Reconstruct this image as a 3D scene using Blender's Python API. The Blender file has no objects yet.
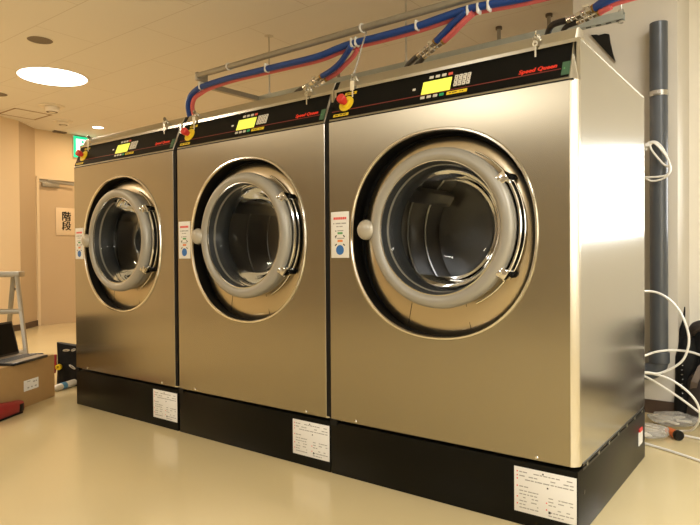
import bpy, bmesh, math, random
from mathutils import Vector as V, Matrix
random.seed(7)
SC = bpy.context.scene
COL = SC.collection
PI = math.pi

# ------------------------------------------------------------------ materials
def new_mat(name):
    m = bpy.data.materials.new(name); m.use_nodes = True
    nt = m.node_tree; b = nt.nodes['Principled BSDF']
    return m, nt, b

def mat(name, col, rough=.5, metal=0., spec=.5, noise=0., nscale=20., emit=None, estr=0., bump=0., trans=0., alpha=1., coat=0.):
    m, nt, b = new_mat(name)
    b.inputs['Base Color'].default_value = (*col, 1)
    b.inputs['Roughness'].default_value = rough
    b.inputs['Metallic'].default_value = metal
    b.inputs['Specular IOR Level'].default_value = spec
    b.inputs['Transmission Weight'].default_value = trans
    b.inputs['Alpha'].default_value = alpha
    b.inputs['Coat Weight'].default_value = coat
    if emit:
        b.inputs['Emission Color'].default_value = (*emit, 1); b.inputs['Emission Strength'].default_value = estr
    if noise or bump:
        tc = nt.nodes.new('ShaderNodeTexCoord'); n = nt.nodes.new('ShaderNodeTexNoise')
        n.inputs['Scale'].default_value = nscale; n.inputs['Detail'].default_value = 4
        nt.links.new(tc.outputs['Object'], n.inputs['Vector'])
        if noise:
            mx = nt.nodes.new('ShaderNodeMix'); mx.data_type = 'RGBA'
            mx.inputs['A'].default_value = (*[c*(1-noise) for c in col], 1)
            mx.inputs['B'].default_value = (*[min(1, c*(1+noise)) for c in col], 1)
            nt.links.new(n.outputs['Fac'], mx.inputs['Factor']); nt.links.new(mx.outputs['Result'], b.inputs['Base Color'])
        if bump:
            bp = nt.nodes.new('ShaderNodeBump'); bp.inputs['Strength'].default_value = bump; bp.inputs['Distance'].default_value = .01
            nt.links.new(n.outputs['Fac'], bp.inputs['Height']); nt.links.new(bp.outputs['Normal'], b.inputs['Normal'])
    return m

def steel(name, col, rough, aniso, axis='Z', streak=(1, 1, 240)):
    m, nt, b = new_mat(name)
    b.inputs['Metallic'].default_value = 1
    b.inputs['Anisotropic'].default_value = aniso
    tc = nt.nodes.new('ShaderNodeTexCoord'); mp = nt.nodes.new('ShaderNodeMapping'); n = nt.nodes.new('ShaderNodeTexNoise')
    mp.inputs['Scale'].default_value = streak
    n.inputs['Scale'].default_value = 1.; n.inputs['Detail'].default_value = 3
    nt.links.new(tc.outputs['Object'], mp.inputs['Vector']); nt.links.new(mp.outputs['Vector'], n.inputs['Vector'])
    mr = nt.nodes.new('ShaderNodeMapRange'); mr.inputs['To Min'].default_value = rough*.99; mr.inputs['To Max'].default_value = rough*1.01
    nt.links.new(n.outputs['Fac'], mr.inputs['Value']); nt.links.new(mr.outputs['Result'], b.inputs['Roughness'])
    mx = nt.nodes.new('ShaderNodeMix'); mx.data_type = 'RGBA'
    mx.inputs['A'].default_value = (*[c*.994 for c in col], 1); mx.inputs['B'].default_value = (*[min(1, c*1.006) for c in col], 1)
    nt.links.new(n.outputs['Fac'], mx.inputs['Factor']); nt.links.new(mx.outputs['Result'], b.inputs['Base Color'])
    t = nt.nodes.new('ShaderNodeTangent'); t.direction_type = 'RADIAL'; t.axis = axis
    nt.links.new(t.outputs['Tangent'], b.inputs['Tangent'])
    return m

def clear(name, tint=(.95, .97, .97), gloss_rough=.02, ior=1.45, whiten=0.):
    """thin clear sheet: see-through with a Fresnel reflection"""
    m = bpy.data.materials.new(name); m.use_nodes = True; nt = m.node_tree; nt.nodes.clear()
    o = nt.nodes.new('ShaderNodeOutputMaterial'); t = nt.nodes.new('ShaderNodeBsdfTransparent'); g = nt.nodes.new('ShaderNodeBsdfGlossy')
    t.inputs['Color'].default_value = (*tint, 1); g.inputs['Roughness'].default_value = gloss_rough
    f = nt.nodes.new('ShaderNodeFresnel'); f.inputs['IOR'].default_value = ior
    mx = nt.nodes.new('ShaderNodeMixShader')
    nt.links.new(f.outputs[0], mx.inputs[0]); nt.links.new(t.outputs[0], mx.inputs[1]); nt.links.new(g.outputs[0], mx.inputs[2])
    last = mx
    if whiten:
        d = nt.nodes.new('ShaderNodeBsdfDiffuse'); d.inputs['Color'].default_value = (.85, .83, .78, 1)
        m2 = nt.nodes.new('ShaderNodeMixShader'); m2.inputs[0].default_value = whiten
        nt.links.new(mx.outputs[0], m2.inputs[1]); nt.links.new(d.outputs[0], m2.inputs[2]); last = m2
    nt.links.new(last.outputs[0], o.inputs['Surface'])
    return m

M = dict(
    front=steel('brushed steel front', (.43, .395, .31), .27, .72, 'Z', (.5, 1, 90)),
    side=steel('brushed steel side', (.52, .505, .455), .19, .0, 'Z', (1, 1.2, 420)),
    bright=steel('bright steel edge', (.62, .585, .50), .25, .2, 'Z', (1, 1, 200)),
    strip=steel('satin steel strip', (.47, .43, .34), .42, .0, 'Z', (.5, 1, 90)),
    dish=steel('brushed steel dish', (.56, .475, .34), .30, .5, 'Y', (3, 1, 120)),
    chrome=mat('chrome', (.78, .78, .77), .12, 1.),
    zinc=mat('zinc plated steel', (.55, .54, .50), .35, 1., noise=.15, nscale=60),
    galv=mat('galvanised channel', (.40, .44, .42), .4, .55, noise=.12, nscale=30),
    brass=mat('brass', (.42, .28, .08), .3, 1.),
    zincdark=mat('dull zinc channel', (.36, .34, .29), .42, .5, noise=.1, nscale=40),
    trim=mat('polished trim ring', (.82, .80, .75), .16, 1.),
    black=mat('black satin plastic', (.007, .007, .0065), .4, spec=.25),
    panel=mat('black glossy overlay', (.005, .005, .0045), .45, spec=.10),
    base=mat('black painted base', (.006, .0055, .0035), .32, spec=.14, noise=.08, nscale=8),
    rubber=mat('black rubber', (.004, .004, .004), .6, spec=.2),
    ring=mat('grey door ring plastic', (.36, .345, .305), .36, .3, spec=.4),
    cone=mat('dark grey door seal', (.022, .024, .025), .45, spec=.3),
    drum=steel('drum stainless', (.34, .34, .34), .33, .3, 'Y', (30, 30, 30)),
    knob=mat('pale grey knob', (.44, .41, .345), .3, .25),
    glass=clear('door glass', (.90, .91, .92), .01, 1.22),
    clearplastic=clear('clear plastic', (.98, .97, .94), .18, 1.25, .25),
    tube=mat('white translucent tube', (.86, .85, .80), .3, spec=.5),
    blue=mat('blue foam sleeve', (.012, .065, .32), .45, noise=.12, nscale=40),
    red=mat('pink red foam sleeve', (.72, .15, .15), .5, noise=.08, nscale=40),
    blackhose=mat('black rubber hose', (.012, .012, .013), .4, bump=.3, nscale=90),
    white=mat('white label paper', (.82, .81, .78), .45),
    cream=mat('cream sign board', (.78, .62, .42), .5),
    ink=mat('grey print', (.36, .35, .33), .6),
    inkdark=mat('black print', (.02, .018, .015), .6),
    inkred=mat('red print', (.75, .06, .05), .5),
    inkgreen=mat('green print', (.10, .35, .12), .5),
    inkorange=mat('orange print', (.80, .25, .05), .5),
    stickerblue=mat('blue dot', (.03, .16, .50), .45),
    yellow=mat('yellow label', (.85, .62, .02), .45),
    estopred=mat('red mushroom button', (.62, .04, .03), .35),
    lcd=mat('yellow green display', (.55, .55, .04), .4, emit=(.86, .90, .12), estr=.75),
    btn=mat('pale key', (.72, .69, .62), .45),
    btnred=mat('red key', (.8, .12, .08), .45),
    btngreen=mat('green key', (.02, .40, .18), .45),
    greentag=mat('green sticker', (.05, .13, .07), .5),
    redline=mat('dark red line', (.20, .025, .018), .5),
    logo=mat('red lettering', (.80, .045, .02), .5, emit=(.8, .05, .02), estr=.12),  # printed lettering with a faint glow added, not a lamp
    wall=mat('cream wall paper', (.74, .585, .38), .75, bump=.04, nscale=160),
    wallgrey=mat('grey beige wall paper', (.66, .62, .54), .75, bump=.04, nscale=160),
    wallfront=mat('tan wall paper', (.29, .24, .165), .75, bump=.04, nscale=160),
    wallshade=mat('shaded cream wall paper', (.52, .40, .26), .75, bump=.04, nscale=160),  # cream wall paper with the shade of the return put into its colour
    wallpale=mat('pale wall paper', (.86, .82, .72), .75, bump=.04, nscale=160),
    doorpaint=mat('beige painted door', (.58, .44, .28), .45, noise=.02, nscale=3),
    doorframe=mat('pale painted door frame', (.74, .60, .40), .45),
    skirting=mat('brown vinyl skirting', (.075, .045, .03), .5),
    pvc=mat('dark grey pvc', (.075, .085, .098), .3, spec=.5),
    alu=mat('aluminium', (.38, .355, .30), .42, .65, noise=.06, nscale=30),
    card=mat('cardboard', (.40, .245, .095), .8, noise=.06, nscale=25),
    carddark=mat('cardboard shade', (.20, .115, .05), .85),
    laptop=mat('black laptop lid', (.010, .010, .011), .35),
    laptopgrey=mat('silver laptop deck', (.36, .32, .27), .35, .5),
    keys=mat('dark keys', (.05, .05, .05), .5),
    toolred=mat('red tool body', (.30, .02, .02), .4, noise=.1, nscale=30),
    bagblack=mat('black nylon', (.005, .005, .005), .65, spec=.25, bump=.5, nscale=25),
    bagbrown=mat('dark brown nylon', (.035, .025, .022), .65, bump=.5, nscale=25),
    strap=mat('taupe webbing', (.16, .125, .10), .7),
    strapred=mat('red webbing', (.35, .01, .02), .6),
    paper=mat('white leaflet', (.85, .82, .74), .6),
    tubeblue=mat('blue tape', (.10, .32, .60), .4),
    orange=mat('orange cap', (.75, .17, .03), .35),
    exitgreen=mat('green lit plastic', (.01, .5, .25), .4, emit=(.01, .62, .30), estr=1.1),
    exitwhite=mat('white lit plastic', (.9, .95, .9), .4, emit=(.85, 1., .9), estr=1.3),
    lamp=mat('lit diffuser', (1, 1, 1), .5, emit=(1., .93, .82), estr=7.),
    lamptrim=mat('white lamp trim', (.8, .76, .68), .5),
    vent=mat('grey brown grille', (.16, .13, .10), .6),
    detector=mat('off white plastic', (.80, .74, .64), .5),
    hatch=mat('hatch joint', (.34, .23, .12), .6),
    winframe=mat('white window frame', (.8, .8, .78), .4),
    key=mat('nickel key', (.6, .58, .5), .25, 1.),
    tagwhite=mat('ivory key tag', (.80, .74, .58), .4),
)

def floor_mat():
    m, nt, b = new_mat('vinyl floor')
    tc = nt.nodes.new('ShaderNodeTexCoord'); n = nt.nodes.new('ShaderNodeTexNoise'); n.inputs['Scale'].default_value = 1.3; n.inputs['Detail'].default_value = 5
    n2 = nt.nodes.new('ShaderNodeTexNoise'); n2.inputs['Scale'].default_value = 220
    nt.links.new(tc.outputs['Object'], n.inputs['Vector']); nt.links.new(tc.outputs['Object'], n2.inputs['Vector'])
    mx = nt.nodes.new('ShaderNodeMix'); mx.data_type = 'RGBA'
    mx.inputs['A'].default_value = (.63, .52, .29, 1); mx.inputs['B'].default_value = (.67, .56, .325, 1)
    nt.links.new(n.outputs['Fac'], mx.inputs['Factor']); nt.links.new(mx.outputs['Result'], b.inputs['Base Color'])
    mr = nt.nodes.new('ShaderNodeMapRange'); mr.inputs['To Min'].default_value = .11; mr.inputs['To Max'].default_value = .19
    nt.links.new(n.outputs['Fac'], mr.inputs['Value']); nt.links.new(mr.outputs['Result'], b.inputs['Roughness'])
    bp = nt.nodes.new('ShaderNodeBump'); bp.inputs['Strength'].default_value = .03; bp.inputs['Distance'].default_value = .004
    nt.links.new(n2.outputs['Fac'], bp.inputs['Height']); nt.links.new(bp.outputs['Normal'], b.inputs['Normal'])
    b.inputs['Specular IOR Level'].default_value = .5
    return m
M['floor'] = floor_mat()

def ceil_mat():
    m, nt, b = new_mat('ceiling board')
    tc = nt.nodes.new('ShaderNodeTexCoord'); mp = nt.nodes.new('ShaderNodeMapping')
    mp.inputs['Location'].default_value = (0.35, -.228, 0)
    br = nt.nodes.new('ShaderNodeTexBrick')
    br.inputs['Scale'].default_value = 1; br.inputs['Brick Width'].default_value = 1.2; br.inputs['Row Height'].default_value = .49
    br.inputs['Mortar Size'].default_value = .0035; br.inputs['Mortar Smooth'].default_value = .3
    br.inputs['Color1'].default_value = (.79, .755, .70, 1); br.inputs['Color2'].default_value = (.785, .75, .695, 1); br.inputs['Mortar'].default_value = (.63, .58, .51, 1)
    nt.links.new(tc.outputs['Object'], mp.inputs['Vector']); nt.links.new(mp.outputs['Vector'], br.inputs['Vector'])
    nt.links.new(br.outputs['Color'], b.inputs['Base Color']); b.inputs['Roughness'].default_value = .8
    return m
M['ceiling'] = ceil_mat()

# ------------------------------------------------------------------ mesh builder
class MB:
    def __init__(s, *mats): s.bm = bmesh.new(); s.mats = [M[k] for k in mats]
    def _mi(s, before, mi):
        if mi:
            for f in s.bm.faces:
                if f.index == -1 or f not in before: f.material_index = mi
    def _faces(s, fs, mi):
        for f in fs: f.material_index = mi
    def obox(s, c, ax, h, mi=0, bevel=0., seg=2):
        c = V(c); a, b, d = [V(q) for q in ax]
        vs = [s.bm.verts.new(c+a*h[0]*i+b*h[1]*j+d*h[2]*k) for i in (-1, 1) for j in (-1, 1) for k in (-1, 1)]
        fs = [s.bm.faces.new([vs[i] for i in q]) for q in ((0, 1, 3, 2), (4, 6, 7, 5), (0, 4, 5, 1), (2, 3, 7, 6), (0, 2, 6, 4), (1, 5, 7, 3))]
        s._faces(fs, mi)
        if bevel:
            es = list({e for f in fs for e in f.edges})
            r = bmesh.ops.bevel(s.bm, geom=es, offset=bevel, segments=seg, affect='EDGES', profile=.5)
            s._faces(r['faces'], mi)
        return s
    def box(s, x0, x1, y0, y1, z0, z1, mi=0, bevel=0., seg=2):
        return s.obox(((x0+x1)/2, (y0+y1)/2, (z0+z1)/2), ((1, 0, 0), (0, 1, 0), (0, 0, 1)), ((x1-x0)/2, (y1-y0)/2, (z1-z0)/2), mi, bevel, seg)
    def prism(s, pts, ext, mi=0):
        ext = V(ext); a = [s.bm.verts.new(V(p)) for p in pts]; b = [s.bm.verts.new(V(p)+ext) for p in pts]
        n = len(a); fs = [s.bm.faces.new(a), s.bm.faces.new(b[::-1])]
        for i in range(n): fs.append(s.bm.faces.new((a[i], a[(i+1) % n], b[(i+1) % n], b[i])))
        s._faces(fs, mi); return s
    def tube(s, pts, r, seg=12, mi=0, smooth=0, caps=True, closed=False):
        pts = [V(p) for p in pts]
        rs = r if isinstance(r, (list, tuple)) else [r]*len(pts)
        if smooth and len(pts) > 2:
            q, rr = [], []
            n = len(pts)
            rng = range(n if closed else n-1)
            for i in rng:
                if closed: p0, p1, p2, p3 = pts[i-1], pts[i], pts[(i+1) % n], pts[(i+2) % n]
                else: p0, p1, p2, p3 = pts[max(i-1, 0)], pts[i], pts[i+1], pts[min(i+2, n-1)]
                for k in range(smooth):
                    t = k/smooth
                    q.append(.5*((2*p1)+(p2-p0)*t+(2*p0-5*p1+4*p2-p3)*t*t+(3*p1-p0-3*p2+p3)*t**3))
                    rr.append(rs[i]*(1-t)+rs[(i+1) % n]*t)
            if not closed: q.append(pts[-1]); rr.append(rs[-1])
            pts, rs = q, rr
        n = len(pts); rings = []
        up = None
        for i in range(n):
            if closed: t = (pts[(i+1) % n]-pts[i-1]).normalized()
            else: t = (pts[min(i+1, n-1)]-pts[max(i-1, 0)]).normalized()
            if up is None:
                up = V((0, 0, 1)) if abs(t.z) < .9 else V((1, 0, 0))
            up = (up-t*up.dot(t)).normalized(); w = t.cross(up)
            rings.append([s.bm.verts.new(pts[i]+(up*math.cos(2*PI*k/seg)+w*math.sin(2*PI*k/seg))*rs[i]) for k in range(seg)])
        fs = []
        for i in range(n if closed else n-1):
            A, B = rings[i], rings[(i+1) % n]
            for k in range(seg): fs.append(s.bm.faces.new((A[k], A[(k+1) % seg], B[(k+1) % seg], B[k])))
        if caps and not closed: fs += [s.bm.faces.new(rings[0][::-1]), s.bm.faces.new(rings[-1])]
        s._faces(fs, mi); return s
    def cyl(s, a, b, r, seg=16, mi=0, r2=None): return s.tube([a, b], [r, r if r2 is None else r2], seg, mi)
    def lathe(s, prof, o, axis=(0, 1, 0), seg=64, mi=0, sup=None, close=False):
        """prof: (radius, height along axis)"""
        o = V(o); ax = V(axis).normalized()
        u = V((1, 0, 0)) if abs(ax.x) < .9 else V((0, 0, 1)); u = (u-ax*u.dot(ax)).normalized(); w = ax.cross(u)
        rings = []
        for r, h in prof:
            if r < 1e-6: rings.append([s.bm.verts.new(o+ax*h)])
            else:
                ring = []
                for k in range(seg):
                    a = 2*PI*k/seg; c, q = math.cos(a), math.sin(a)
                    f = 1. if not sup else (abs(c)**sup+abs(q)**sup)**(-1/sup)
                    ring.append(s.bm.verts.new(o+ax*h+(u*c+w*q)*r*f))
                rings.append(ring)
        fs = []
        idx = range(len(rings) if close else len(rings)-1)
        for i in idx:
            A, B = rings[i], rings[(i+1) % len(rings)]
            for k in range(seg):
                k2 = (k+1) % seg
                if len(A) == 1 and len(B) == 1: continue
                if len(A) == 1: fs.append(s.bm.faces.new((A[0], B[k2], B[k])))
                elif len(B) == 1: fs.append(s.bm.faces.new((A[k], A[k2], B[0])))
                else: fs.append(s.bm.faces.new((A[k], A[k2], B[k2], B[k])))
        s._faces(fs, mi); return s
    def quad(s, pts, mi=0):
        f = s.bm.faces.new([s.bm.verts.new(V(p)) for p in pts]); f.material_index = mi; return s
    def build(s, name, parent=None, loc=None, angle=35, recalc=True):
        if recalc: bmesh.ops.recalc_face_normals(s.bm, faces=s.bm.faces[:])
        me = bpy.data.meshes.new(name)
        if loc is not None: bmesh.ops.translate(s.bm, verts=s.bm.verts[:], vec=-V(loc))
        s.bm.to_mesh(me); s.bm.free()
        for m in s.mats: me.materials.append(m)
        me.polygons.foreach_set('use_smooth', [True]*len(me.polygons))
        me.set_sharp_from_angle(angle=math.radians(angle))
        o = bpy.data.objects.new(name, me); COL.objects.link(o)
        if loc is not None: o.location = loc
        if parent: o.parent = parent
        return o

def tag(o, label=None, cat=None, group=None, kind=None):
    if label: o['label'] = label
    if cat: o['category'] = cat
    if group: o['group'] = group
    if kind: o['kind'] = kind
    return o
def thing(name, label, cat, loc=(0, 0, 0), rz=0., group=None):
    o = bpy.data.objects.new(name, None); COL.objects.link(o); o.empty_display_size = .1
    o.location = loc; o.rotation_euler = (0, 0, rz)
    return tag(o, label, cat, group)
def struct(o): o['kind'] = 'structure'; return o
def copy_tree(o, parent=None):
    c = o.copy(); COL.objects.link(c)
    if parent: c.parent = parent
    for ch in list(o.children): copy_tree(ch, c)
    return c
def text_obj(name, body, size, mkey, origin, ux, uy, parent=None, shear=0., bold=0., extr=.0004, align='CENTER', spacing=1.):
    cu = bpy.data.curves.new(name, 'FONT'); cu.body = body; cu.size = size; cu.shear = shear
    cu.extrude = extr; cu.align_x = align; cu.align_y = 'CENTER'; cu.space_character = spacing
    t = bpy.data.objects.new(name+'_curve', cu); COL.objects.link(t)
    dg = bpy.context.evaluated_depsgraph_get()
    me = bpy.data.meshes.new_from_object(t.evaluated_get(dg)); bpy.data.objects.remove(t); 
    ux = V(ux).normalized(); uy = V(uy).normalized(); n = ux.cross(uy)
    mtx = Matrix((ux, uy, n)).transposed().to_4x4(); mtx.translation = V(origin)
    if bold:                                            # heavier strokes: the outline laid down again a hair to each side
        bm = bmesh.new()
        for dx, dy in ((0, 0), (bold, 0), (-bold, 0), (0, bold*.6), (0, -bold*.6)):
            nv = len(bm.verts); bm.from_mesh(me); bm.verts.ensure_lookup_table()
            for v in bm.verts[nv:]: v.co += V((dx, dy, 0))
        bm.to_mesh(me); bm.free()
    me.transform(mtx); me.materials.clear(); me.materials.append(M[mkey])
    o = bpy.data.objects.new(name, me); COL.objects.link(o)
    if parent: o.parent = parent
    return o

# ------------------------------------------------------------------ room
ZC = 2.6
def room():
    struct(MB('floor').box(-6.5, 6.7, -6.2, 3.5, -.1, 0).build('floor'))
    struct(MB('ceiling').box(-6.5, 6.7, -6.2, 3.5, ZC, ZC+.1).build('ceiling'))
    # wall with the stairs door: plane x = -4.55
    w = MB('wall'); w.box(-4.7, -4.55, 1.9, 1.93, 0, ZC).box(-4.7, -4.55, 2.86, 3.5, 0, ZC).box(-4.7, -4.55, 1.93, 2.86, 1.98, ZC)
    struct(w.build('wall_left_far'))
    # angled return and near part of the left wall
    A, B, Cc = V((-4.24, 1.58, 0)), V((-4.55, 1.92, 0)), V((-3.95, .9, 0))
    struct(MB('wallshade').prism([A, B, B+V((-.15, 0, 0)), A+V((-.3, -.12, 0))], (0, 0, ZC)).build('wall_left_return'))
    D = V((-3.95, -6.2, 0))
    struct(MB('wall').prism([Cc, A, A+V((-.25, -.05, 0)), Cc+V((-.2, 0, 0))], (0, 0, ZC)).build('wall_left_near'))
    struct(MB('wall').box(-4.15, -3.95, -6.2, .9, 0, ZC).build('wall_left_front'))
    def skirt(P, Q, name):
        d = (Q-P).normalized(); n = V((d.y, -d.x, 0)); 
        struct(MB('skirting').prism([P+n*.001, Q+n*.001, Q+n*.012, P+n*.012], (0, 0, .075)).build(name))
    skirt(A, B, 'baseboard_left_return'); skirt(Cc, A, 'baseboard_left_near')
    struct(MB('wall').box(-6.5, 6.7, 3.35, 3.5, 0, ZC).build('wall_back'))
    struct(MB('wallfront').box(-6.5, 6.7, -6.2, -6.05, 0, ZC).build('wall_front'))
    struct(MB('wallpale').box(6.5, 6.7, -6.05, 2.2, 0, ZC).build('wall_right'))
    # pillar behind the machines on the right
    struct(MB('wallgrey').box(2.44, 3.0, 1.8, 2.25, 0, ZC).build('wall_pillar'))
    struct(MB('skirting').box(2.43, 3.008, 1.79, 1.802, 0, .075).build('baseboard_pillar'))
    # pale wall right of the pillar, with a window just beyond the frame
    w = MB('wallpale'); X0, X1, Z0, Z1 = 3.26, 4.9, .98, 1.62
    w.box(3.0, X0, 2.2, 2.35, 0, ZC).box(X1, 6.5, 2.2, 2.35, 0, ZC).box(X0, X1, 2.2, 2.35, 0, Z0).box(X0, X1, 2.2, 2.35, Z1, ZC)
    struct(w.build('wall_right_back'))
    struct(MB('skirting').box(3.01, 6.5, 2.19, 2.202, 0, .075).build('baseboard_right_back'))
    wf = MB('winframe')
    for a in (X0, (X0+X1)/2-.02, X1-.04): wf.box(a, a+.04, 2.24, 2.30, Z0, Z1)
    wf.box(X0, X1, 2.24, 2.30, Z0, Z0+.04).box(X0, X1, 2.24, 2.30, Z1-.04, Z1)
    f = struct(wf.build('window_1'))
    struct(MB('glass').box(X0+.03, X1-.03, 2.268, 2.272, Z0+.03, Z1-.03).build('window_pane', f))
room()

# stairs door (in the wall x=-4.55, facing +X)
def stairs_door():
    fr = MB('doorframe')
    x0, x1 = -4.60, -4.535
    fr.box(x0, x1, 1.93, 1.965, 0, 1.98).box(x0, x1, 2.825, 2.86, 0, 1.98).box(x0, x1, 1.965, 2.825, 1.945, 1.98)
    d = struct(fr.build('door_1'))
    MB('doorpaint').box(-4.60, -4.56, 1.966, 2.824, .001, 1.944).build('door_leaf', d)
    c = MB('zincdark'); c.box(-4.56, -4.515, 2.0, 2.23, 1.845, 1.90, 0, .006); c.box(-4.56, -4.55, 1.972, 2.82, 1.905, 1.94)
    c.obox((-4.505, 2.24, 1.915), ((0, .97, -.1), (1, 0, 0), (0, .1, .97)), (.19, .008, .009))
    cl = c.build('door_closer', d)
    MB('alu').box(-4.514, -4.508, 2.03, 2.19, 1.862, 1.892).build('closer_cover', cl)
    h = MB('chrome'); h.cyl((-4.56, 2.76, .92), (-4.51, 2.76, .92), .012); h.cyl((-4.515, 2.76, .92), (-4.515, 2.65, .92), .009)
    h.build('door_handle', d)
    t = thing('door_sign', 'cream board with two black characters on the beige stairs door', 'sign', (-4.556, 2.335, 1.206))
    MB('cream').box(0, .006, -.145, .145, 0, .374, 0, .002).build('sign_board', t)
    text_obj('lettering', '階', .135, 'inkdark', (.0065, 0, .250), (0, 1, 0), (0, 0, 1), t, bold=.0042)
    text_obj('lettering', '段', .135, 'inkdark', (.0065, 0, .120), (0, 1, 0), (0, 0, 1), t, bold=.0042)
stairs_door()

def exit_sign():
    t = thing('exit_sign', 'green and white lit emergency exit sign on the wall above the door', 'sign', (-4.55, 2.575, 2.283))
    MB('lamptrim').box(.002, .04, -.15, .15, 0, .30, 0, .004).build('housing', t)
    MB('exitgreen').box(.041, .046, -.148, .148, .004, .298).build('lit_panel', t)
    MB('exitwhite').box(.0465, .048, -.115, .115, .035, .262).build('doorway_symbol', t)
    m = MB('exitgreen'); x = .0485
    def seg(a, b, r): m.obox((x, (a[0]+b[0])/2, (a[1]+b[1])/2), ((0, *(V((b[0]-a[0], b[1]-a[1], 0)).normalized().to_2d()),), (1, 0, 0), (0, -(b[1]-a[1])/math.dist(a, b), (b[0]-a[0])/math.dist(a, b))), (math.dist(a, b)/2, .0008, r))
    seg((-.01, .19), (.015, .125), .018); seg((.015, .125), (.06, .105), .011); seg((.06, .105), (.045, .06), .010)
    seg((.01, .125), (-.03, .085), .011); seg((-.03, .085), (-.08, .08), .010); seg((-.01, .19), (.04, .165), .008); seg((-.01, .185), (-.055, .165), .008); seg((-.055, .165), (-.06, .13), .007)
    m.lathe([(0, 0), (.019, 0), (.019, .001), (0, .001)], (x-.0005, -.02, .225), (1, 0, 0), 16)
    m.build('running_figure', t)
exit_sign()

# ------------------------------------------------------------------ ceiling fittings
def downlight(x, y, r, label):
    t = thing('downlight', label, 'ceiling light', (x, y, ZC))
    MB('lamptrim').lathe([(r, -.002), (r*1.06, -.004), (r*1.06, -.0005), (r, -.0005)], (0, 0, 0), (0, 0, 1), 48, close=True).build('trim_ring', t)
    MB('lamp').lathe([(0, -.003), (r, -.003), (r, -.001), (0, -.001)], (0, 0, 0), (0, 0, 1), 48).build('diffuser', t)
downlight(-2.10, .935, .297, 'large round lit downlight in the ceiling at upper left')
downlight(-3.84, 2.40, .068, 'small round lit downlight in the ceiling above the leftmost machine')
def disc(x, y, r, label):
    t = thing('ceiling_speaker', label, 'speaker', (x, y, ZC))
    MB('vent').lathe([(0, -.004), (r*.92, -.004), (r*.92, -.001), (0, -.001)], (0, 0, 0), (0, 0, 1), 32).build('grille', t)
    MB('lamptrim').lathe([(r*.92, -.006), (r, -.003), (r, -.0005), (r*.92, -.0005)], (0, 0, 0), (0, 0, 1), 32, close=True).build('rim', t)
disc(-1.205, .385, .10, 'small dark round grille in the ceiling above the large lit downlight')
disc(-3.12, .86, .11, 'small dark round grille in the ceiling at the left edge of the picture')
def detector(x, y, r, h, label):
    t = thing('smoke_detector', label, 'smoke detector', (x, y, ZC), group=None)
    MB('detector').lathe([(0, -.012), (r, -.012), (r*1.05, -.004), (r*1.05, -.0005), (0, -.0005)], (0, 0, 0), (0, 0, 1), 32).build('mounting_plate', t)
    MB('detector').lathe([(0, -h), (r*.45, -h), (r*.6, -h*.7), (r*.62, -.0122), (0, -.0122)], (0, 0, 0), (0, 0, 1), 32).build('sensor_head', t)
    MB('vent').lathe([(r*.30, -h*1.02), (r*.46, -h*1.0), (r*.47, -h*.93), (r*.30, -h*.95)], (0, 0, 0), (0, 0, 1), 24, close=True).build('sensor_slot', t)
detector(-3.19, 1.47, .13, .07, 'round smoke detector on the ceiling just right of the square hatch')
detector(-3.83, 1.93, .11, .05, 'round smoke detector on the ceiling nearer the exit sign')
h = MB('hatch'); hx0, hx1, hy0, hy1 = -4.03, -3.60, 1.25, 1.68
for a in ((hx0, hx1, hy0, hy0+.022), (hx0, hx1, hy1-.022, hy1), (hx0, hx0+.022, hy0, hy1), (hx1-.022, hx1, hy0, hy1)): h.box(*a, ZC-.003, ZC-.0005)
t = thing('ceiling_hatch', 'square access hatch with a brown edge in the ceiling at far left', 'hatch', (hx0, hy0, ZC))
h.build('hatch_frame', t, None).location = (-hx0, -hy0, -ZC)
MB('ceiling').box(.024, .406, .024, .406, -.0025, -.0005).build('hatch_panel', t)
tag(MB('vent').box(-4.50, -4.44, 2.13, 2.30, ZC-.02, ZC-.0005, 0, .004).build('ceiling_vent'), 'small dark slot vent in the ceiling just left of the exit sign', 'vent')

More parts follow.
